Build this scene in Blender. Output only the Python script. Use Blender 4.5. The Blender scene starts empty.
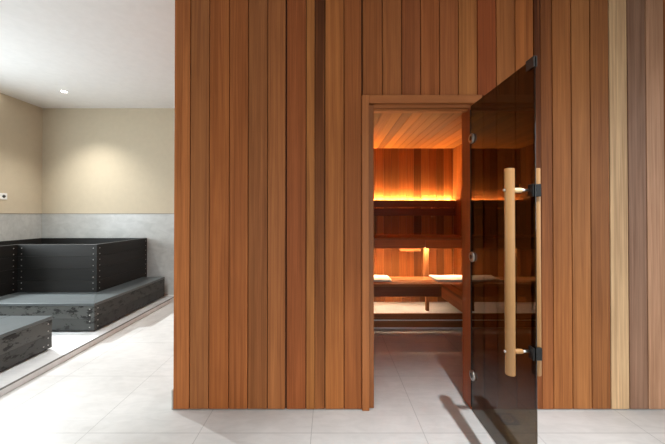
import bpy, bmesh, math, random
from mathutils import Vector, Matrix
random.seed(7)
S = bpy.context.scene
COL = S.collection

# ------------------------------------------------------------------ materials
def new_mat(name):
    m = bpy.data.materials.new(name); m.use_nodes = True
    nt = m.node_tree
    return m, nt, nt.nodes['Principled BSDF']

def N(nt, t, **kw):
    n = nt.nodes.new(t)
    for k, v in kw.items():
        setattr(n, k, v)
    return n

def ramp(nt, fac, stops):
    r = N(nt, 'ShaderNodeValToRGB')
    e = r.color_ramp.elements
    while len(e) < len(stops): e.new(0.5)
    for i, (p, c) in enumerate(stops):
        e[i].position = p; e[i].color = (*c, 1) if len(c) == 3 else c
    nt.links.new(fac, r.inputs['Fac'])
    return r.outputs['Color']

def noise(nt, vec, scale=1.0, detail=4, rough=0.55, dist=0.0):
    n = N(nt, 'ShaderNodeTexNoise')
    n.inputs['Scale'].default_value = scale; n.inputs['Detail'].default_value = detail
    n.inputs['Roughness'].default_value = rough; n.inputs['Distortion'].default_value = dist
    nt.links.new(vec, n.inputs['Vector'])
    return n.outputs['Fac']

def mapping(nt, src, scale):
    m = N(nt, 'ShaderNodeMapping'); m.inputs['Scale'].default_value = scale
    nt.links.new(src, m.inputs['Vector'])
    return m.outputs['Vector']

def mul(nt, a, b, fac=1.0, mode='MULTIPLY'):
    m = N(nt, 'ShaderNodeMix', data_type='RGBA', blend_type=mode)
    if isinstance(fac, (int, float)): m.inputs[0].default_value = fac
    else: nt.links.new(fac, m.inputs[0])
    for s, i in ((a, 6), (b, 7)):
        if isinstance(s, (tuple, list)): m.inputs[i].default_value = (*s, 1)
        else: nt.links.new(s, m.inputs[i])
    return m.outputs[2]

def bump(nt, bs, h, strength, dist=0.002):
    b = N(nt, 'ShaderNodeBump'); b.inputs['Strength'].default_value = strength
    b.inputs['Distance'].default_value = dist
    nt.links.new(h, b.inputs['Height']); nt.links.new(b.outputs['Normal'], bs.inputs['Normal'])

def wood(name, base, rough=0.5, spec=0.35, grain=1.0):
    """Wood whose grain follows each board (uv 'grain': across, along) and whose colour each board carries in 'tone'."""
    m, nt, bs = new_mat(name)
    uv = N(nt, 'ShaderNodeUVMap'); uv.uv_map = 'grain'
    tone = N(nt, 'ShaderNodeVertexColor'); tone.layer_name = 'tone'
    fine = noise(nt, mapping(nt, uv.outputs[0], (230, 2.4, 1)), 1, 5, .6, .2)
    mid = noise(nt, mapping(nt, uv.outputs[0], (38, 0.6, 1)), 1, 5, .6, .7)
    big = noise(nt, mapping(nt, uv.outputs[0], (9, 1.6, 1)), 1, 3, .5, .8)
    c1 = ramp(nt, fine, [(.28, (1-.20*grain,)*3), (.7, (1.05,)*3)])
    c2 = ramp(nt, mid, [(.3, (1-.24*grain, 1-.28*grain, 1-.31*grain)), (.66, (1.07, 1.08, 1.08))])
    c3 = ramp(nt, big, [(.3, (.91, .88, .86)), (.7, (1.05, 1.05, 1.05))])
    c = mul(nt, mul(nt, mul(nt, base, tone.outputs['Color']), c1), c2)
    c = mul(nt, c, c3)
    # dark band on the boards that have one (strength in the tone's alpha)
    st = ramp(nt, noise(nt, mapping(nt, uv.outputs[0], (60, .5, 1)), 1, 3, .5, .6), [(.26, (0, 0, 0)), (.46, (1, 1, 1))])
    inv = N(nt, 'ShaderNodeMath', operation='SUBTRACT'); inv.inputs[0].default_value = 1
    nt.links.new(tone.outputs['Alpha'], inv.inputs[1])
    sm = N(nt, 'ShaderNodeMath', operation='MULTIPLY')
    nt.links.new(st, sm.inputs[0]); nt.links.new(inv.outputs[0], sm.inputs[1])
    c = mul(nt, c, (.26, .21, .19), sm.outputs[0])
    nt.links.new(c, bs.inputs['Base Color'])
    bs.inputs['Roughness'].default_value = rough
    bs.inputs['Specular IOR Level'].default_value = spec
    bump(nt, bs, fine, .15, .001)
    return m

def plain(name, col, rough=.5, metal=0.0, spec=.5, emit=None, estr=0):
    m, nt, bs = new_mat(name)
    oc = N(nt, 'ShaderNodeTexCoord')
    f = noise(nt, oc.outputs['Object'], 14, 3)
    c = ramp(nt, f, [(.3, tuple(v*.975 for v in col)), (.7, tuple(min(1, v*1.015) for v in col))])
    nt.links.new(c, bs.inputs['Base Color'])
    bs.inputs['Roughness'].default_value = rough; bs.inputs['Metallic'].default_value = metal
    bs.inputs['Specular IOR Level'].default_value = spec
    if emit:
        bs.inputs['Emission Color'].default_value = (*emit, 1); bs.inputs['Emission Strength'].default_value = estr
    return m

def tile_mat(name, base, vx=.692, x0=-.115, vy=.65, y0=1.86, axes='XY', rough=.38, joint=.62, jw=.0022, var=.06, spec=.5):
    """Large format stone tiles laid in world space, thin darker joints, cloudy surface."""
    m, nt, bs = new_mat(name)
    geo = N(nt, 'ShaderNodeNewGeometry')
    sep = N(nt, 'ShaderNodeSeparateXYZ'); nt.links.new(geo.outputs['Position'], sep.inputs[0])
    def line(axis, pitch, off):
        a = N(nt, 'ShaderNodeMath', operation='SUBTRACT'); nt.links.new(sep.outputs[axis], a.inputs[0]); a.inputs[1].default_value = off - pitch/2
        w = N(nt, 'ShaderNodeMath', operation='WRAP'); nt.links.new(a.outputs[0], w.inputs[0]); w.inputs[1].default_value = pitch/2; w.inputs[2].default_value = -pitch/2
        d = N(nt, 'ShaderNodeMath', operation='SUBTRACT'); nt.links.new(w.outputs[0], d.inputs[0]); d.inputs[1].default_value = 0
        ab = N(nt, 'ShaderNodeMath', operation='ABSOLUTE'); nt.links.new(d.outputs[0], ab.inputs[0])
        # distance from the joint
        s = N(nt, 'ShaderNodeMath', operation='SUBTRACT'); s.inputs[0].default_value = pitch/2; nt.links.new(ab.outputs[0], s.inputs[1])
        l = N(nt, 'ShaderNodeMath', operation='LESS_THAN'); nt.links.new(s.outputs[0], l.inputs[0]); l.inputs[1].default_value = jw
        return l.outputs[0]
    mx = N(nt, 'ShaderNodeMath', operation='MAXIMUM')
    nt.links.new(line(axes[0], vx, x0), mx.inputs[0]); nt.links.new(line(axes[1], vy, y0), mx.inputs[1])
    f1 = noise(nt, geo.outputs['Position'], 2.2, 6, .62, .7)
    f2 = noise(nt, mapping(nt, geo.outputs['Position'], (5, 16, 9)), 1, 5, .6, 1.2)
    c1 = ramp(nt, f1, [(.3, tuple(v*(1-var*1.6) for v in base)), (.7, tuple(min(1, v*(1+var)) for v in base))])
    c2 = ramp(nt, f2, [(.35, (1-var*1.5,)*3), (.62, (1, 1, 1))])
    c = mul(nt, c1, c2)
    c = mul(nt, c, tuple(v*joint for v in base), mx.outputs[0], 'MIX')
    nt.links.new(c, bs.inputs['Base Color'])
    rr = ramp(nt, f1, [(.3, (rough*.85,)*3), (.7, (rough*1.15,)*3)])
    nt.links.new(rr, bs.inputs['Roughness'])
    bs.inputs['Specular IOR Level'].default_value = spec
    return m

def smoked_glass():
    m = bpy.data.materials.new('smoked_glass'); m.use_nodes = True
    nt = m.node_tree; nt.nodes.clear()
    out = N(nt, 'ShaderNodeOutputMaterial'); mix = N(nt, 'ShaderNodeMixShader')
    tr = N(nt, 'ShaderNodeBsdfTransparent'); gl = N(nt, 'ShaderNodeBsdfGlossy'); fr = N(nt, 'ShaderNodeFresnel')
    oc = N(nt, 'ShaderNodeTexCoord')
    tint = ramp(nt, noise(nt, oc.outputs['Object'], 1.2, 2), [(.2, GLASS_TINT), (.8, tuple(v*1.02 for v in GLASS_TINT))])
    nt.links.new(tint, tr.inputs['Color'])
    gl.inputs['Roughness'].default_value = 0.0; gl.inputs['Color'].default_value = (.9, .9, .9, 1)
    # a thin pane: the same Fresnel on the way in and on the way out
    ge = N(nt, 'ShaderNodeNewGeometry'); io = N(nt, 'ShaderNodeMapRange')
    io.inputs['To Min'].default_value = 1.5; io.inputs['To Max'].default_value = 1/1.5
    nt.links.new(ge.outputs['Backfacing'], io.inputs['Value']); nt.links.new(io.outputs['Result'], fr.inputs['IOR'])
    nt.links.new(fr.outputs[0], mix.inputs[0]); nt.links.new(tr.outputs[0], mix.inputs[1]); nt.links.new(gl.outputs[0], mix.inputs[2])
    nt.links.new(mix.outputs[0], out.inputs[0])
    return m
GLASS_TINT = (.30, .24, .16)

def black_boards(name, base, rough, bmp):
    """Black-stained timber with greyish scuffs and water marks."""
    m, nt, bs = new_mat(name)
    uv = N(nt, 'ShaderNodeUVMap'); uv.uv_map = 'grain'
    tone = N(nt, 'ShaderNodeVertexColor'); tone.layer_name = 'tone'
    geo = N(nt, 'ShaderNodeNewGeometry')
    g = noise(nt, mapping(nt, uv.outputs[0], (60, 3, 1)), 1, 4, .6, .4)
    d = noise(nt, mapping(nt, geo.outputs['Position'], (9, 9, 17)), 1, 8, .7, 0)
    c = ramp(nt, g, [(.3, base), (.7, tuple(v*1.5 for v in base))])
    c = mul(nt, c, tone.outputs['Color'])
    msk = ramp(nt, d, [(.42, (0, 0, 0)), (.47, (1, 1, 1))])
    inv = N(nt, 'ShaderNodeMath', operation='SUBTRACT'); inv.inputs[0].default_value = 1
    nt.links.new(tone.outputs['Alpha'], inv.inputs[1])
    sm = N(nt, 'ShaderNodeMath', operation='MULTIPLY'); nt.links.new(msk, sm.inputs[0]); nt.links.new(inv.outputs[0], sm.inputs[1])
    c = mul(nt, c, (.095, .098, .092), sm.outputs[0], 'MIX')
    nt.links.new(c, bs.inputs['Base Color'])
    bs.inputs['Roughness'].default_value = rough
    bs.inputs['Specular IOR Level'].default_value = .3 if bmp else .5
    if bmp: bump(nt, bs, g, bmp, .001)
    return m

M = {}
M['cedar'] = wood('cedar_cladding', (.42, .142, .041), rough=.5, spec=.13, grain=1.35)
M['cedar_frame'] = wood('cedar_frame', (.38, .125, .033), rough=.45, spec=.3, grain=.6)
M['inner'] = wood('sauna_panelling', (.31, .105, .026), rough=.5, spec=.3)
M['bench'] = wood('bench_wood', (.38, .145, .048), rough=.48, spec=.3, grain=.7)
M['oak'] = wood('handle_wood', (.32, .160, .052), rough=.42, spec=.4, grain=.5)
M['back'] = plain('dark_backing', (.05, .018, .008), .9)
M['floor'] = tile_mat('floor_tiles', (.62, .605, .58), rough=.36)
M['platform'] = tile_mat('platform_tiles', (.80, .80, .785), vx=.6, x0=-3.04, vy=1.2, y0=3.05, rough=.4, joint=.8)
M['walltile'] = tile_mat('wall_tiles', (.52, .53, .51), vx=1.2, x0=-3.25, vy=1.45, y0=-.1, axes='XZ', rough=.35, joint=.85, var=.09)
M['walltile_left'] = tile_mat('wall_tiles_left', (.52, .53, .51), vx=1.2, x0=4.0, vy=1.45, y0=-.1, axes='YZ', rough=.35, joint=.85, var=.09)
M['riser_line'] = plain('pale_riser_strip', (.85, .8, .74), .4)
M['skirt'] = plain('grey_skirting', (.40, .375, .34), .5)
M['joint'] = plain('shadow_gap_grey', (.22, .21, .19), .6)
M['paint'] = plain('beige_paint', (.57, .50, .375), .85, spec=.2)
M['ceil'] = plain('ceiling_paint', (.84, .835, .82), .9, spec=.2)
M['white'] = plain('white_paint', (.78, .77, .75), .7)
M['plastic'] = plain('white_plastic', (.82, .82, .8), .35)
M['dark'] = plain('dark_plastic', (.05, .05, .05), .4)
M['black_metal'] = plain('black_metal', (.015, .014, .013), .38, .6)
M['steel'] = plain('brushed_steel', (.55, .53, .50), .28, 1.0)
M['gun'] = plain('gunmetal', (.10, .095, .09), .35, .9)
M['edge_metal'] = plain('edge_trim_metal', (.20, .195, .18), .45, .6)
M['brass'] = plain('brass', (.72, .52, .27), .45, .2)
M['towel'] = plain('white_towel', (.85, .84, .82), .95, spec=.1)
M['led'] = plain('warm_led', (1, .6, .25), .5, emit=(1, .56, .22), estr=480)
M['led_low'] = plain('warm_led_low', (1, .6, .25), .5, emit=(1, .66, .36), estr=250)
M['led_floor'] = plain('warm_led_floor', (1, .7, .4), .5, emit=(1, .72, .48), estr=85)
M['lamp'] = plain('lamp_lens', (1, 1, 1), .5, emit=(1, .95, .88), estr=25)
M['glass'] = smoked_glass()
M['tub'] = black_boards('black_stained_timber', (.013, .0125, .0115), .48, .12)
M['tread'] = black_boards('grey_tread_timber', (.072, .080, .081), .28, 0)  # greyer, lighter and smoother than the tub boards
M['frame_white'] = plain('window_frame_paint', (.7, .7, .69), .5)

# ------------------------------------------------------------------ mesh builder
class MB:
    def __init__(self):
        self.bm = bmesh.new()
        self.uv = self.bm.loops.layers.uv.new('grain')
        self.tn = self.bm.loops.layers.float_color.new('tone')
    def _add(self, tb, axis, tone, mat, smooth=False, streak=None):
        r1, r2 = random.uniform(0, 40), random.uniform(0, 40)
        ai = 'xyz'.index(axis)
        oth = [i for i in range(3) if i != ai]
        vm = [self.bm.verts.new(v.co) for v in tb.verts]
        tb.verts.index_update()
        zs = [v.co.z for v in tb.verts]; zlo, zhi = min(zs), max(zs)
        for f in tb.faces:
            nf = self.bm.faces.new([vm[v.index] for v in f.verts])
            nf.material_index = mat; nf.smooth = smooth
            for l in nf.loops:
                co = l.vert.co
                l[self.uv].uv = (co[oth[0]] + co[oth[1]] + r1, co[ai] + r2)
                a = 1.0
                if streak:
                    t = (co.z - zlo)/max(1e-6, zhi - zlo)
                    a = 1 - (streak[0]*(1-t) + streak[1]*t)
                l[self.tn] = (*tone, a)
        tb.free()
    def box(self, x0, x1, y0, y1, z0, z1, axis='z', tone=(1, 1, 1), bevel=.002, mat=0, streak=None, rot=None, seg=1):
        tb = bmesh.new()
        bmesh.ops.create_cube(tb, size=1)
        for v in tb.verts:
            v.co = Vector(((x0+x1)/2 + v.co.x*(x1-x0), (y0+y1)/2 + v.co.y*(y1-y0), (z0+z1)/2 + v.co.z*(z1-z0)))
        if bevel: bmesh.ops.bevel(tb, geom=tb.edges[:], offset=bevel, segments=seg, affect='EDGES', profile=.5)
        if rot: bmesh.ops.transform(tb, matrix=rot, verts=tb.verts[:])
        self._add(tb, axis, tone, mat, streak=streak)
        return self
    def cyl(self, p0, p1, r, seg=24, axis='z', tone=(1, 1, 1), mat=0, bevel=0, r2=None, sx=1.0):
        p0, p1 = Vector(p0), Vector(p1); d = p1 - p0
        tb = bmesh.new()
        bmesh.ops.create_cone(tb, cap_ends=True, segments=seg, radius1=r, radius2=r if r2 is None else r2, depth=d.length)
        if bevel:
            es = [e for e in tb.edges if len(e.link_faces) == 2 and any(len(f.verts) > 4 for f in e.link_faces)]
            bmesh.ops.bevel(tb, geom=es, offset=bevel, segments=2, affect='EDGES', profile=.5)
        for v in tb.verts: v.co.x *= sx
        q = Vector((0, 0, 1)).rotation_difference(d.normalized())
        bmesh.ops.transform(tb, matrix=Matrix.Translation((p0+p1)/2) @ q.to_matrix().to_4x4(), verts=tb.verts[:])
        self._add(tb, axis, tone, mat, smooth=True)
        return self
    def prism(self, pts, z0, z1, axis='x', tone=(1, 1, 1), mat=0, bevel=0):
        """A plan outline (counter-clockwise) extruded from z0 to z1."""
        tb = bmesh.new()
        lo = [tb.verts.new((x, y, z0)) for x, y in pts]; hi = [tb.verts.new((x, y, z1)) for x, y in pts]
        tb.faces.new(lo[::-1]); tb.faces.new(hi)
        n = len(pts)
        for i in range(n): tb.faces.new((lo[i], lo[(i+1) % n], hi[(i+1) % n], hi[i]))
        if bevel: bmesh.ops.bevel(tb, geom=tb.edges[:], offset=bevel, segments=1, affect='EDGES')
        self._add(tb, axis, tone, mat)
        return self
    def ring(self, c, n, r0, r1, h, seg=32, mat=0, tone=(1, 1, 1)):
        """A flat washer of inner radius r0, outer r1, thickness h along n."""
        tb = bmesh.new(); v = []
        for k in range(seg):
            a = 2*math.pi*k/seg; ca, sa = math.cos(a), math.sin(a)
            v.append([tb.verts.new((r*ca, r*sa, z)) for r, z in ((r0, 0), (r1, 0), (r1, h), (r0, h))])
        for k in range(seg):
            A, B = v[k], v[(k+1) % seg]
            for i in range(4): tb.faces.new((A[i], B[i], B[(i+1) % 4], A[(i+1) % 4]))
        bmesh.ops.recalc_face_normals(tb, faces=tb.faces[:])
        q = Vector((0, 0, 1)).rotation_difference(Vector(n).normalized())
        bmesh.ops.transform(tb, matrix=Matrix.Translation(Vector(c)) @ q.to_matrix().to_4x4(), verts=tb.verts[:])
        self._add(tb, 'z', tone, mat)
        return self
    def build(self, name, mats, parent=None, origin=None):
        me = bpy.data.meshes.new(name)
        self.bm.to_mesh(me); self.bm.free()
        for m in (mats if isinstance(mats, (list, tuple)) else [mats]): me.materials.append(M[m])
        o = bpy.data.objects.new(name, me); COL.objects.link(o)
        if parent:
            o.parent = parent
            w = Matrix.Identity(4); p = parent
            while p: w = Matrix.Translation(p.location) @ w; p = p.parent
            me.transform(w.inverted())
        elif origin:
            me.transform(Matrix.Translation(-Vector(origin))); o.location = origin
        return o

def tag(o, label=None, cat=None, group=None, kind=None):
    if label: o['label'] = label
    if cat: o['category'] = cat
    if group: o['group'] = group
    if kind: o['kind'] = kind
    return o

def thing(name, loc, label, cat, group=None, kind=None):
    o = bpy.data.objects.new(name, None); COL.objects.link(o)
    o.location = loc; o.empty_display_size = .1
    return tag(o, label, cat, group, kind)

def struct(o): o['kind'] = 'structure'; return o

# ------------------------------------------------------------------ dimensions (metres; the camera stands at x=0, y=0)
H = 1.35            # eye height
FY = 2.077          # face of the cedar wall
CZ = 3.046          # ceiling
BW = 4.80           # room back wall
LW = -4.61          # room left wall
RW = 3.3            # room right wall
NW = -3.2           # wall behind the camera
P = .006923         # one facade pixel, metres
SX0 = -1.081        # left end of the cedar wall
PZ = .06            # tub platform height
PX = -2.435         # tub platform edge
def fx(px): return (px - 330)*P

# ------------------------------------------------------------------ room shell
struct(MB().box(LW-.1, RW+.1, NW-.1, BW+.1, -.1, 0, bevel=0).build('floor', 'floor'))
struct(MB().box(LW-.1, RW+.1, NW-.1, BW+.1, CZ, CZ+.1, bevel=0).build('ceiling', 'ceil'))
struct(MB().box(LW-.1, RW+.1, BW, BW+.1, 0, CZ, bevel=0).build('wall_back', 'paint'))
# left wall with an added window, out of view, to brighten the room
WL = (2.15, 3.30, .9, 2.35)
b = MB()
b.box(LW-.1, LW, NW, WL[0], 0, CZ, bevel=0).box(LW-.1, LW, WL[1], BW, 0, CZ, bevel=0)
b.box(LW-.1, LW, WL[0], WL[1], 0, WL[2], bevel=0).box(LW-.1, LW, WL[0], WL[1], WL[3], CZ, bevel=0)
struct(b.build('wall_left', 'paint'))
def wframe(y0, y1, z0, z1, name, x0, x1):
    t = .045
    b = MB()
    b.box(x0, x1, y0, y0+t, z0, z1, mat=0).box(x0, x1, y1-t, y1, z0, z1).box(x0, x1, y0+t, y1-t, z0, z0+t).box(x0, x1, y0+t, y1-t, z1-t, z1)
    return struct(b.build(name, 'frame_white'))
wframe(*WL, 'added_window_1', LW-.09, LW-.03)
# right wall and an unseen window added for daylight from this side
WR = (-1.6, 1.5, .1, 2.6)
b = MB()
b.box(RW, RW+.1, NW, WR[0], 0, CZ, bevel=0).box(RW, RW+.1, WR[1], BW, 0, CZ, bevel=0)
b.box(RW, RW+.1, WR[0], WR[1], 0, WR[2], bevel=0).box(RW, RW+.1, WR[0], WR[1], WR[3], CZ, bevel=0)
struct(b.build('wall_right', 'white'))
wframe(*WR, 'added_window_2', RW+.03, RW+.09)
# wall behind the camera with a wide low window added for fill light
WF = (-3.9, 2.4, .1, 2.3)
b = MB()
b.box(LW, WF[0], NW-.1, NW, 0, CZ, bevel=0).box(WF[1], RW, NW-.1, NW, 0, CZ, bevel=0)
b.box(WF[0], WF[1], NW-.1, NW, 0, WF[2], bevel=0).box(WF[0], WF[1], NW-.1, NW, WF[3], CZ, bevel=0)
struct(b.build('wall_front', 'white'))
t = .05
b = MB()
for x in (WF[0], (WF[0]*2+WF[1])/3, (WF[0]+2*WF[1])/3, WF[1]-t): b.box(x, x+t, NW-.09, NW-.03, WF[2], WF[3])
b.box(WF[0], WF[1], NW-.088, NW-.032, WF[2], WF[2]+t).box(WF[0], WF[1], NW-.088, NW-.032, WF[3]-t, WF[3])
struct(b.build('added_window_3', 'frame_white'))

# grey tiled lower walls
struct(MB().box(LW+.012, SX0-.03, BW-.012, BW, 0, H, bevel=.001).build('trim_1', 'walltile'))
struct(MB().box(LW, LW+.012, WL[1], BW-.012, 0, H, bevel=.001).build('trim_2', 'walltile_left'))
struct(MB().box(LW+.013, SX0-.03, BW-.015, BW, H+.0005, H+.008, bevel=0).build('trim_6', 'joint'))  # dark strip drawn for the shadow line above the tiles
struct(MB().box(LW, LW+.015, WL[1], BW-.016, H+.0005, H+.008, bevel=0).build('trim_7', 'joint'))
# raised platform under the tubs
struct(MB().box(LW+.012, PX, -1.2, BW-.012, 0, PZ, bevel=.002).build('floor_raised', 'platform'))
struct(MB().box(PX, PX+.003, -1.2, BW-.012, PZ-.012, PZ+.0015, bevel=0).build('trim_3', 'edge_metal'))

# ------------------------------------------------------------------ the cedar wall
def lin(c): return tuple(((v/255)/12.92 if v/255 <= .04045 else ((v/255+.055)/1.055)**2.4) for v in c)
REF = lin((165, 98, 52))
def tn(r, g, b, k=.8): l = lin((r, g, b)); return tuple((l[i]/REF[i])**k for i in range(3))
edges = [174.0, 190, 209, 229, 248, 267.5, 286.5, 306, 325, 344, 361.8]
tones = [(186, 112, 62), (160, 100, 58), (164, 94, 48), (160, 92, 48), (144, 88, 50), (160, 98, 56), (148, 80, 42), (170, 108, 56), (172, 104, 54), (154, 88, 46)]
over = [362.6, 382.5, 402, 421, 440, 459, 478, 497, 516, 534.5]
over_t = [(156, 92, 50), (158, 94, 52), (146, 82, 46), (160, 90, 48), (156, 90, 50), (172, 108, 58), (150, 74, 38), (164, 100, 54), (166, 96, 48)]
right = [534.5, 553, 572, 591, 610, 628.5, 647, 665.5, 684, 703, 722, 741, 760, 779, 798, 807]
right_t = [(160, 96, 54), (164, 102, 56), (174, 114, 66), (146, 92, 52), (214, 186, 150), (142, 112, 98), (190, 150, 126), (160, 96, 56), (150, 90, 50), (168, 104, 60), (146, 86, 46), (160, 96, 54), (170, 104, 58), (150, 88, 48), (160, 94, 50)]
CT = .020   # board thickness
b = MB()
HEADZ = 2.174
def board(e0, e1, z0, z1, c, gap=.36, streak=None, dy=0.0):
    b.box(fx(e0)+gap*P, fx(e1)-gap*P, FY+dy, FY+CT, z0, z1, 'z', tn(*c), .0022, 0, streak)
for i, c in enumerate(tones):
    e0, e1 = edges[i], edges[i+1]
    if i == 0:
        b.box(fx(e0), fx(e1)-.5*P, FY, FY+CT, .006, CZ, 'z', tn(*c), .0015)
    elif i == 7:      # board with one half darker, most of all towards the top
        b.box(fx(e0)+.5*P, fx(314.6), FY, FY+CT, .006, CZ, 'z', tn(*c), .001)
        b.box(fx(315), fx(e1)-.5*P, FY+.001, FY+CT, .006, CZ, 'z', tn(150, 90, 48), .001, 0, (.12, 1.0))
    elif i == 5:
        board(e0, e1-.9, .006, CZ, c)
    else:
        board(e0, e1, .006, CZ, c)
for i, c in enumerate(over_t):
    board(over[i], over[i+1], HEADZ, CZ, c)
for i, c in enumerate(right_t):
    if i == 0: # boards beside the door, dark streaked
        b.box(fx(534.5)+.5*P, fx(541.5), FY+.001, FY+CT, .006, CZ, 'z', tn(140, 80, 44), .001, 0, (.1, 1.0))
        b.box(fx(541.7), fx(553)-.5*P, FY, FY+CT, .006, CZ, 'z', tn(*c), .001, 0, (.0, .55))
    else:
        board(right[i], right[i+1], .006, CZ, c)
# narrow boards hidden behind the open door, from the frame to the first full board
board(484, 497, .006, HEADZ, over_t[6]); board(497, 516, .006, HEADZ, over_t[7]); board(516, 534.5, .006, HEADZ, over_t[8])
# dark backing behind the boards
LX, RX = .305, .969      # clear opening
CX0, CX1 = fx(361.8), 1.052
by0, by1 = FY+CT, FY+.10
b.box(SX0, CX0+.03, by0, by1, .0, CZ, bevel=0, mat=1)
b.box(CX1-.03, RW, by0, by1, .0, CZ, bevel=0, mat=1)
b.box(CX0+.03, CX1-.03, by0, by1, 2.13, CZ, bevel=0, mat=1)
struct(b.build('wall_sauna_front', ['cedar', 'back']))
# left flank of the sauna box, boards running back to the room's wall
b = MB()
y = FY + CT + .001
k = 0
while y < BW-.02:
    y1 = min(y+.131, BW-.013)
    b.box(SX0, SX0+.018, y, y1-.004, .006, CZ, 'z', tn(*tones[(k*3+1) % 10]), .002); y = y1; k += 1
b.box(SX0+.018, SX0+.03, FY+.10, BW-.012, 0, CZ, bevel=0, mat=1)
struct(b.build('wall_sauna_left', ['cedar', 'back']))
struct(MB().box(SX0-.012, SX0-.0005, FY, BW-.014, 0, .135, bevel=.002).build('baseboard_left', 'skirt'))

# door frame: casing, stop and jambs
b = MB()
ft = [tn(172, 104, 56), tn(165, 98, 52), tn(168, 100, 54)]
CA = FY - .012
b.box(fx(361.8), .270, CA, FY+.03, 0, HEADZ, 'z', ft[0], .003)                   # left casing
b.box(.270, CX1, CA, FY+.03, 2.118, HEADZ, 'x', ft[1], .003)                     # head casing
b.box(RX+.018, CX1, CA, FY+.03, 0, 2.118, 'z', ft[0], .003)                       # right casing (behind the door)
b.box(.268, LX, FY+.012, 2.205, .004, 2.112, 'z', tn(140, 84, 46), .003)            # left jamb with rebate
b.box(RX, RX+.035, FY+.0, 2.205, .004, 2.09, 'z', tn(150, 72, 36), .003)           # right jamb
b.box(LX, RX+.035, FY+.012, 2.205, 2.092, 2.118, 'x', ft[1], .003)                # head jamb
b.box(LX, RX, FY+.03, FY+.075, 2.076, 2.092, 'x', ft[2], .002)                   # door stop
struct(b.build('trim_4', 'cedar_frame'))

# ------------------------------------------------------------------ sauna interior shell
IX0, IX1, IY0, IY1, IZ = -1.045, 1.93, 2.205, 4.70, 2.38
def itone(): 
    k = random.uniform(.45, 1.25); w = random.uniform(-.08, .08)
    return (k, k*(1+w), k*(1+1.6*w))
b = MB()
x = IX0
while x < IX1-.001:
    x1 = min(x+.118, IX1); b.box(x+.001, x1-.001, IY1, IY1+.02, 0, IZ, 'z', itone(), .003); x = x1
b.box(IX0, IX1, IY1+.02, IY1+.03, 0, IZ, bevel=0, mat=1)
struct(b.build('wall_sauna_back', ['inner', 'back']))
b = MB()
for side in (0, 1):
    y = IY0
    while y < IY1-.001:
        y1 = min(y+.118, IY1)
        if side == 0: b.box(IX0-.015, IX0, y+.001, y1-.001, 0, IZ, 'z', itone(), .003)
        else: b.box(IX1, IX1+.02, y+.001, y1-.001, 0, IZ, 'z', itone(), .003)
        y = y1
    if side == 0:
        b.box(SX0+.031, IX0-.015, IY0, IY1, 0, IZ, bevel=0, mat=1); struct(b.build('wall_sauna_left_inside', ['inner', 'back']))
        b = MB()
    else:
        b.box(IX1+.02, IX1+.04, IY0, IY1, 0, IZ, bevel=0, mat=1); struct(b.build('wall_sauna_right', ['inner', 'back']))
b = MB()                                                                           # inside of the front wall
x = IX0
while x < LX-.03:
    x1 = min(x+.118, LX-.03); b.box(x+.001, x1-.001, IY0-.028, IY0, 0, IZ, 'z', itone(), .003); x = x1
x = RX+.04
while x < IX1-.001:
    x1 = min(x+.118, IX1); b.box(x+.001, x1-.001, IY0-.028, IY0, 0, IZ, 'z', itone(), .003); x = x1
b.box(LX-.03, RX+.04, IY0-.028, IY0, 2.118, IZ, 'x', itone(), .003)
struct(b.build('wall_sauna_inside', 'inner'))
b = MB()
x = IX0
while x < IX1-.001:
    x1 = min(x+.105, IX1); k = random.uniform(.5, 1.35)
    b.box(x+.001, x1-.001, IY0-.02, IY1+.02, IZ, IZ+.02, 'y', (k*1.1, k*1.1*random.uniform(1.0, 1.16), k*1.1), .003); x = x1
b.box(IX0, IX1, IY0, IY1, IZ+.02, IZ+.03, bevel=0, mat=1)
struct(b.build('ceiling_sauna', ['inner', 'back']))

# stepped wooden riser and tiled floor in front of and under the benches
RY = 3.55
struct(MB().box(IX0, IX1, RY+.022, IY1, 0, .172, bevel=.002).build('floor_sauna_raised', 'platform'))
b = MB()
b.box(IX0, IX1, RY, RY+.02, .013, .090, 'x', tn(150, 84, 44), .002)
b.box(IX0, IX1, RY, RY+.02, .104, .174, 'x', tn(150, 80, 40), .002)
b.box(IX0, IX1, RY-.003, RY+.02, .092, .1025, 'x', bevel=0, mat=1)
b.box(IX0, IX1, RY-.003, RY+.02, 0, .0115, 'x', bevel=0, mat=1)
struct(b.build('trim_5', ['bench', 'riser_line']))

# ------------------------------------------------------------------ benches
def bt(): 
    k = random.uniform(.85, 1.12); return (k, k*random.uniform(.93, 1.05), k)
BZ = .508
SBX = 1.33         # face of the side bench
lb = thing('sauna_bench', (.2, 3.6, .172), 'low slatted cedar bench running along the back of the sauna with white towels', 'bench')
# slats
b = MB(); n = 4
sl = [(3.60, 3.703), (3.714, 3.817), (3.828, 3.931), (3.942, 4.045)]
for y0, y1 in sl: b.box(IX0+.005, IX1-.005, y0, y1, BZ-.028, BZ, 'x', bt(), .004, seg=2)
tag(b.build('seat', 'bench', lb))
b = MB().box(IX0+.005, SBX-.002, 3.612, 3.64, .354, BZ-.03, 'x', tn(120, 62, 34), .003)
b.build('front_board', 'bench', lb)
for x in (-.75, .205, 1.185):
    MB().box(x-.018, x+.018, 3.646, 3.69, .173, .49, 'z', tn(165, 98, 52), .003).build('leg', 'bench', lb)
b = MB(); x = IX0+.005
while x < IX1-.006:
    x1 = min(x+.118, IX1-.005); b.box(x+.001, x1-.001, 4.022, 4.04, .173, BZ-.03, 'z', itone(), .002); x = x1
b.build('kick_panel', 'inner', lb)

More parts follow.
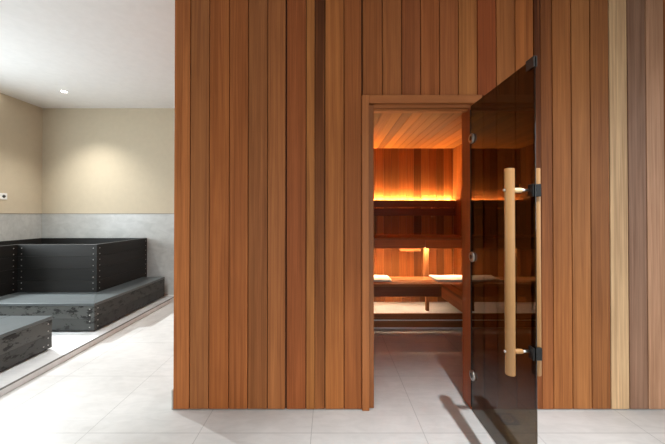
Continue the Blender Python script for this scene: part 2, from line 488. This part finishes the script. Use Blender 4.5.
sb = thing('sauna_bench', (1.6, 2.8, 0), 'low slatted side bench along the right wall, reaching towards the sauna door', 'bench')
b = MB()
for k in range(5):
    x0 = SBX + k*.119; b.box(x0, x0+.107, 2.32, 3.595, BZ-.028, BZ, 'y', bt(), .004, seg=2)
b.build('seat', 'bench', sb)
MB().box(SBX+.004, SBX+.032, 2.34, 3.60, .354, BZ-.03, 'y', tn(205, 125, 68), .003).build('front_board', 'bench', sb)
MB().box(SBX+.034, 1.90, 2.34, 2.368, .40, BZ-.03, 'x', bt(), .003).build('rail', 'bench', sb)
for x, y in ((SBX+.036, 2.4), (1.82, 3.3)):
    MB().box(x, x+.054, y-.02, y+.02, 0, .49, 'z', bt(), .003).build('leg', 'bench', sb)

UZ = 1.03
ub = thing('sauna_bench', (.4, 4.05, .172), 'high sauna bench at the back with a two-board front and a backrest on the wall', 'bench')
b = MB()
for y0, y1 in [(4.05, 4.16), (4.172, 4.282), (4.294, 4.404), (4.416, 4.526), (4.538, 4.648)]:
    b.box(IX0+.005, IX1-.005, y0, y1, UZ-.028, UZ, 'x', bt(), .004, seg=2)
b.build('seat', 'bench', ub)
JX = (425.5-330)/300*4.05
MB().box(IX0+.005, JX-.004, 4.06, 4.088, .882, UZ-.03, 'x', tn(185, 104, 56), .002).build('front_board', 'bench', ub)  # both front boards lightened in colour, standing for light from the room
MB().box(JX+.004, IX1-.005, 4.06, 4.088, .882, UZ-.03, 'x', tn(195, 110, 58), .002).build('front_board', 'bench', ub)
for x in (-.62, JX+.045):
    MB().box(x-.03, x+.03, 4.15, 4.21, .173, UZ-.03, 'z', tn(175, 110, 62), .003).build('leg', 'bench', ub)
MB().box(1.0, JX+.01, 4.3, 4.33, .815, .865, 'x', tn(165, 98, 52), .003).build('rail', 'bench', ub)

br = MB().box(IX0+.005, IX1-.005, 4.60, 4.625, 1.455, 1.565, 'x', tn(120, 62, 34), .003).build('backrest', 'bench', ub)
MB().box(IX0+.005, IX1-.005, 4.60, 4.625, 1.325, 1.435, 'x', tn(110, 56, 32), .003).build('lower_rail', 'bench', br)
for x in (-.7, .45, 1.6):
    MB().box(x-.02, x+.02, 4.627, 4.698, 1.30, 1.52, 'z', bt(), .002).build('bracket', 'bench', br)

def led(name, x0, x1, y, z, w, mat, label, tilt=0, housing=True):
    r = thing(name, ((x0+x1)/2, y, z), label, 'light strip')
    R = Matrix.Translation((0, y, z)) @ Matrix.Rotation(tilt, 4, 'X') @ Matrix.Translation((0, -y, -z))
    MB().box(x0, x1, y-w/2-.001, y+w/2+.001, z-.006, z-.0005, 'x', bevel=0, rot=R).build('channel', 'gun', r)
    MB().box(x0+.005, x1-.005, y-w/2, y+w/2, z, z+.003, 'x', bevel=0, rot=R).build('diffuser', mat, r)
    return r
led('led_strip', IX0+.01, IX1-.01, 4.668, 1.555, .018, 'led', 'long orange light strip glowing behind the top of the sauna backrest', tilt=-.42)
led('led_strip', IX0+.01, IX1-.01, 4.105, .905, .02, 'led_low', 'warm light strip hidden under the high sauna bench', tilt=math.pi)
led('led_strip', IX0+.01, SBX-.02, 3.708, .468, .012, 'led_floor', 'warm light strip hidden under the low sauna bench', tilt=math.pi)

def towel(x0, x1, y0, y1, z, h, label):
    """A folded towel: soft layers with a rounded front fold."""
    b = bmesh.new(); layers = 3; nx = 24; prof = []
    seg = 6
    pts = []
    for k in range(layers):
        zl = z + h*k/layers; zt = z + h*(k+1)/layers
        for s in range(seg+1):
            a = -math.pi/2 + math.pi*s/seg
            pts.append((y0 + .010*(1-math.cos(a)) + .003*k, (zl+zt)/2 + (zt-zl)/2*math.sin(a)))
    for k in range(1, 7): pts.append((y0 + (y1-y0)*k/7, z+h))
    for s in range(seg+1):
        a = math.pi/2 - math.pi*s/seg
        pts.append((y1 + .01*math.cos(a)-.01, z + h/2 + h/2*math.sin(a)))
    rows = []
    for i in range(nx+1):
        x = x0 + (x1-x0)*i/nx
        rows.append([b.verts.new((x + (.004*math.sin(9*p[1]*20+p[0]*40) if i in (0, nx) else 0), p[0] + .003*math.sin(x*9+1.3), max(z, p[1] + (.0022*math.sin(x*17+p[0]*23) if p[1] > z+h*.7 else 0)))) for p in pts])
    n = len(pts)
    for i in range(nx):
        for j in range(n): b.faces.new((rows[i][j], rows[i+1][j], rows[i+1][(j+1) % n], rows[i][(j+1) % n]))
    b.faces.new(rows[0][::1]); b.faces.new(rows[-1][::-1])
    bmesh.ops.recalc_face_normals(b, faces=b.faces[:])
    for f in b.faces: f.smooth = True
    me = bpy.data.meshes.new('towel'); b.to_mesh(me); b.free(); me.materials.append(M['towel'])
    o = bpy.data.objects.new('towel', me); COL.objects.link(o)
    c = Vector(((x0+x1)/2, (y0+y1)/2, z)); me.transform(Matrix.Translation(-c)); o.location = c
    return tag(o, label, 'towel')
towel(-.21, .765, 3.72, 4.03, BZ+.001, .024, 'folded white towel on the left end of the low sauna bench')
towel(1.33, 1.88, 3.72, 4.03, BZ+.001, .024, 'folded white towel on the low bench corner, beside the right wall')

# ------------------------------------------------------------------ smoked glass door, standing open at a right angle
DX, DW = .969, .645
d1 = thing('door_1', (DX, FY-.014, 0), 'open smoked glass sauna door with tall round wooden handles', 'door', kind='structure')
GT = .006
dy0 = FY-.016-DW; dy1 = FY-.016
MB().box(DX, DX+GT, dy0, dy1, .008, 2.094, bevel=.001).build('glass_pane', 'glass', d1)
HY = 1.452
# inner handle
hx = .869
hn = MB().cyl((hx, HY, .577), (hx, HY, 1.570),   .0225, 32, bevel=.003).build('inner_handle', 'oak', d1)
tag(hn, 'tall pale wooden bar on the inside of the glass')
for z in (1.465, .688):
    MB().cyl((hx-.030, HY, z), (hx-.022, HY, z), .007, 16, bevel=.002).build('end_cap', 'steel', hn)
    MB().cyl((hx+.020, HY, z), (hx+.058, HY, z), .0115, 20, 'x', bevel=.001).build('sleeve', 'oak' if z < 1 else 'brass', hn)
    MB().cyl((hx+.054, HY, z), (DX-.0095, HY, z), .0065, 16, bevel=0).build('rod', 'steel', hn)
    MB().box(DX-.009, DX-.0005, HY-.031, HY+.006, z-.032, z+.028, bevel=.002).build('mount_plate', 'black_metal', hn)
ho = MB().cyl((.9957, HY, .577), (.9957, HY, 1.570), .020, 32, bevel=.003).build('outer_handle', 'oak', d1)
tag(ho, 'wooden bar on the outside of the glass, mostly hidden')
for z in (1.465, .688):
    MB().box(DX+GT+.0005, 1.004, HY-.031, HY+.006, z-.032, z+.028, bevel=.003).build('clamp', 'black_metal', ho)
HYY = 2.035
for px_y in (138, 257, 375.5):
    z = H + (214-px_y)*(HYY-.01)/300
    h = MB().cyl((DX-.014, HYY, z), (DX-.0005, HYY, z), .034, 28, bevel=.004).build('hinge', 'steel', d1)
    MB().cyl((DX-.017, HYY, z), (DX-.0135, HYY, z), .016, 20, bevel=.001).build('hinge_screw', 'gun', h)
b = MB().box(DX-.006, DX-.0005, dy0-.003, dy0+.055, 2.094-.045, 2.098, bevel=.001).box(DX+GT+.0005, DX+GT+.006, dy0-.003, dy0+.055, 2.094-.045, 2.098, bevel=.001)
b.box(DX-.006, DX+GT+.006, dy0-.003, dy0+.055, 2.0945, 2.100, bevel=.001)
b.build('patch_fitting', 'gun', d1)
MB().box(DX-.003, DX+GT+.003, dy1+.0005, dy1+.008, .03, 2.07, bevel=.001).build('seal', 'black_metal', d1)

# floor drain in front of the cedar wall
fd = thing('floor_drain', (1.167, 1.985, 0), 'small square floor drain with a ring grate, seen through the glass door', 'drain')
b = MB(); q = .057; w = .011; cx, cy = 1.167, 1.985
b.box(cx-q, cx+q, cy-q, cy-q+w, .0003, .004, bevel=.0008).box(cx-q, cx+q, cy+q-w, cy+q, .0003, .004, bevel=.0008)
b.box(cx-q, cx-q+w, cy-q+w, cy+q-w, .0003, .004, bevel=.0008).box(cx+q-w, cx+q, cy-q+w, cy+q-w, .0003, .004, bevel=.0008)
b.build('frame', 'gun', fd)
MB().box(cx-q+w, cx+q-w, cy-q+w, cy+q-w, .0003, .0016, bevel=0).build('cover_plate', 'gun', fd)
MB().ring((cx, cy, .0018), (0, 0, 1), .026, .036, .0016).ring((cx, cy, .0018), (0, 0, 1), .008, .016, .0016).build('ring_grate', 'brass', fd)

# ------------------------------------------------------------------ dark timber tubs and steps
TZ, SZ = .97, .375
def screws(parent, face, u, z0, z1, n):
    """A column of n screw heads; face = ('x', xpos, dir) or ('y', ypos, dir), u = the other horizontal coordinate."""
    for k in range(n):
        z = z0 + (z1-z0)*(k+.5)/n
        if face[0] == 'x': p = Vector((face[1], u, z)); d = Vector((face[2], 0, 0))
        else: p = Vector((u, face[1], z)); d = Vector((0, face[2], 0))
        MB().cyl(p, p + d*.0025, .0062, 12, mat=0).build('screw', 'steel', parent)
def bd(): k = random.uniform(.8, 1.2); return (k, k, k)
def panel_y(b, x0, x1, y0, y1, z0, z1, n, scuff=0):   # boards lying along x
    h = (z1-z0)/n
    for k in range(n): b.box(x0, x1, y0, y1, z0+k*h+.0006, z0+(k+1)*h-.0006, 'x', bd(), .0012, 0, (scuff*(1 if k == n-1 else .6),)*2)
    return b
def panel_x(b, x0, x1, y0, y1, z0, z1, n, scuff=0):
    h = (z1-z0)/n
    for k in range(n): b.box(x0, x1, y0, y1, z0+k*h+.0006, z0+(k+1)*h-.0006, 'y', bd(), .0012, 0, (scuff*(1 if k == n-1 else .6),)*2)
    return b
# upper tub: L-shaped plan
TX, TY, TLX, TLY = -2.91, 3.75, -3.90, 3.285
tw = .04
TB = BW-.025
TL = LW+.02
tub = thing('plunge_tub', (-3.6, 4.3, PZ), 'high black-stained timber plunge tub in the back corner of the tiled room', 'tub')
panel_y(MB(), TLX-tw+.0, TX, TY, TY+tw, PZ+.01, TZ, 6).build('front_panel', 'tub', tub)
panel_x(MB(), TX-tw, TX, TY+tw+.001, TB, PZ+.01, TZ, 6).build('side_panel', 'tub', tub)
panel_x(MB(), TLX-tw, TLX, TLY, TY-.001, PZ+.01, TZ, 6).build('inner_side_panel', 'tub', tub)
panel_y(MB(), TL, TLX-tw-.001, TLY, TLY+tw, PZ+.01, TZ, 6).build('near_panel', 'tub', tub)
panel_y(MB(), TL+tw+.001, TX-tw-.001, TB-tw, TB, PZ+.01, TZ, 6).build('back_panel', 'tub', tub)
panel_x(MB(), TL, TL+tw, TLY+tw+.001, TB, PZ+.01, TZ, 6).build('wall_panel', 'tub', tub)
b = MB(); b.box(TL+tw, TX-tw, TY+tw, TB-tw, PZ+.02, PZ+.06, 'x', bevel=0).box(TL+tw, TLX-tw, TLY+tw, TY+tw, PZ+.02, PZ+.06, 'x', bevel=0)
b.build('tub_floor', 'tub', tub)
for u in (.035,):
    screws(tub, ('y', TY, -1), TX-.045, SZ+.005, TZ-.01, 8); screws(tub, ('x', TX, 1), TY+.045, SZ+.005, TZ-.01, 8)
    screws(tub, ('x', TX, 1), TB-.035, SZ+.005, TZ-.01, 8)
    screws(tub, ('y', TY, -1), TLX+.05, SZ+.005, TZ-.01, 8); screws(tub, ('x', TLX, 1), TY-.05, SZ+.005, TZ-.01, 8)

# L-shaped step around the tub
QX, QY = -2.57, 3.28
st = thing('tub_step', (-2.9, 3.5, PZ), 'low black timber step wrapping the front and side of the high tub', 'step')
QB = TB-.105
panel_y(MB(), TLX+.004, QX, QY, QY+.035, PZ+.018, SZ-.03, 2, .95).build('front_panel', 'tub', st)
panel_x(MB(), QX-.035, QX, QY+.036, QB, PZ+.018, SZ-.03, 2, .5).build('side_panel', 'tub', st)
e = .004
b = MB()
b.prism([(TLX+.004, QY-e), (QX+e, QY-e), (TX+.002, TY-.004), (TLX+.004, TY-.004)], SZ-.028, SZ, 'x', bd(), 0, .002)
tr = b.build('tread', 'tread', st)
b = MB(); b.prism([(QX+e, QY-e+.002), (QX+e, QB), (TX+.004, QB), (TX+.004, TY-.004)], SZ-.028, SZ, 'y', bd(), 0, .002)
b.build('tread', 'tread', st)
MB().box(TLX+.03, QX-.03, QY+.04, TY-.02, PZ, PZ+.02, bevel=0).box(TX+.03, QX-.04, TY-.02, QB-.02, PZ, PZ+.02, bevel=0).build('plinth', 'black_metal', st)
screws(st, ('y', QY, -1), QX-.05, PZ+.02, SZ-.03, 4)
screws(st, ('x', QX, 1), QY+.05, PZ+.02, SZ-.03, 4)

# separate step nearer the camera
NX, NY0, NY1 = -2.66, 1.75, 2.88
ns = thing('tub_step', (-3.3, 2.3, PZ), 'low black timber step standing alone at the platform edge, nearest the camera', 'step')
panel_x(MB(), NX-.035, NX, NY0, NY1, PZ+.018, SZ-.03, 2, .95).build('side_panel', 'tub', ns)
panel_y(MB(), -4.3, NX-.036, NY1-.035, NY1, PZ+.018, SZ-.03, 2, .4).build('back_panel', 'tub', ns)
panel_y(MB(), -4.3, NX-.036, NY0, NY0+.035, PZ+.018, SZ-.03, 2, .4).build('front_panel', 'tub', ns)
b = MB()
for k in range(4):
    w = (NX+e+4.3)/4
    b.box(-4.3+k*w, -4.3+(k+1)*w-.002, NY0-e, NY1+e, SZ-.028, SZ, 'y', bd(), .002)
b.build('tread', 'tread', ns)
MB().box(-4.25, NX-.03, NY0+.04, NY1-.02, PZ, PZ+.02, bevel=0).build('plinth', 'black_metal', ns)
screws(ns, ('x', NX, 1), NY1-.04, PZ+.02, SZ-.03, 4); screws(ns, ('x', NX, 1), NY1-.085, PZ+.02, PZ+.09, 1)

# ------------------------------------------------------------------ socket, downlights
so = thing('wall_socket', (LW, 4.19, 1.60), 'white double socket plate on the beige left wall above the tiles', 'socket')
MB().box(LW+.0005, LW+.011, 4.105, 4.275, 1.555, 1.645, bevel=.003, seg=2).build('plate', 'plastic', so)
for y in (4.15, 4.23):
    MB().cyl((LW+.0115, y, 1.60), (LW+.013, y, 1.60), .022, 24).build('socket_well', 'dark', so)

def downlight(x, y, label):
    r = thing('ceiling_downlight', (x, y, CZ), label, 'ceiling light')
    MB().ring((x, y, CZ-.004), (0, 0, 1), .034, .046, .0036).build('trim_ring', 'white', r)
    MB().cyl((x, y, CZ-.003), (x, y, CZ-.0005), .033, 24).build('lens', 'lamp', r)
    return r
downlight(-3.68, 4.14, 'small round recessed ceiling light above the plunge tub')
downlight(-2.6, 2.1, 'added unseen ceiling light above the near black step')  # added out of view to brighten the platform and walkway
downlight(-4.56, 4.08, 'added unseen ceiling light in the corner by the left wall')  # added just out of view for the shadow edge at the cedar corner
downlight(.894, .75, 'small round recessed ceiling light in front of the sauna door')

# ------------------------------------------------------------------ lights
def spot(x, y, power, ang, blend, col, rad=.03, z=CZ-.012, target=None):
    l = bpy.data.lights.new('downlight_beam', 'SPOT'); l.energy = power; l.spot_size = math.radians(ang); l.spot_blend = blend
    l.color = col; l.shadow_soft_size = rad
    o = bpy.data.objects.new('downlight_beam', l); COL.objects.link(o); o.location = (x, y, z)
    if target: o.rotation_euler = (Vector(target)-Vector((x, y, z))).to_track_quat('-Z', 'Y').to_euler()
    return o
def area(loc, rot, sx, sy, power, col, name='added_daylight', spread=math.pi):
    l = bpy.data.lights.new(name, 'AREA'); l.shape = 'RECTANGLE'; l.size = sx; l.size_y = sy; l.energy = power; l.color = col; l.spread = spread
    o = bpy.data.objects.new(name, l); COL.objects.link(o); o.location = loc; o.rotation_euler = rot
    return o
R90 = math.pi/2
def aim(d): return Vector(d).to_track_quat('-Z', 'Y').to_euler()
spot(-3.68, 4.14, 185, 108, 1, (1, .96, .90))
spot(-2.6, 2.1, 220, 70, .6, (.90, .96, 1), target=(-2.4, 3.0, 0))  # added fill beam for platform and walkway
spot(-4.56, 4.08, 640, 78, .5, (.91, .97, 1), rad=.02, target=(-1.1, 2.0, 0))  # added beam, whitens the left floor and throws the corner's shadow
spot(.894, .75, 520, 75, 1, (.92, .965, 1), rad=.015)
area((LW-.06, (WL[0]+WL[1])/2, (WL[2]+WL[3])/2), aim((1, 0, 0)), WL[1]-WL[0], WL[3]-WL[2], 80, (.86, .95, 1))   # fill through the added left window
area((RW+.05, (WR[0]+WR[1])/2, (WR[2]+WR[3])/2), aim((-1, .3, -.5)), WR[1]-WR[0], WR[3]-WR[2], 50, (.90, .96, 1), spread=math.radians(130))    # daylight through the added right window
area(((WF[0]+WF[1])/2, NW-.05, (WF[2]+WF[3])/2), aim((0, 1, -.55)), WF[1]-WF[0], WF[3]-WF[2], 58, (.90, .96, 1), spread=math.radians(95))   # fill from the added window behind the camera

w = bpy.data.worlds.new('World'); S.world = w; w.use_nodes = True
w.node_tree.nodes['Background'].inputs[0].default_value = (.75, .85, 1, 1)
w.node_tree.nodes['Background'].inputs[1].default_value = .14

# ------------------------------------------------------------------ camera
PITCH = .45
cam = bpy.data.cameras.new('camera'); co = bpy.data.objects.new('camera', cam); COL.objects.link(co)
cam.sensor_width = 36; cam.lens = 300/665*36; cam.clip_start = .02
co.location = (0, 0, H); co.rotation_euler = (math.radians(90+PITCH), 0, 0)
cam.shift_x = .00376; cam.shift_y = (-8 - 300*math.tan(math.radians(PITCH)))/665
S.camera = co

S.view_settings.view_transform = 'Standard'; S.view_settings.look = 'None'
S.view_settings.gamma = 1; S.view_settings.use_curve_mapping = False
S.view_settings.exposure = 0.0
S.cycles.max_bounces = 12; S.cycles.diffuse_bounces = 6; S.cycles.glossy_bounces = 4; S.cycles.transparent_max_bounces = 16
S.cycles.caustics_reflective = False; S.cycles.caustics_refractive = False
S.cycles.use_denoising = True; S.cycles.sample_clamp_indirect = 6
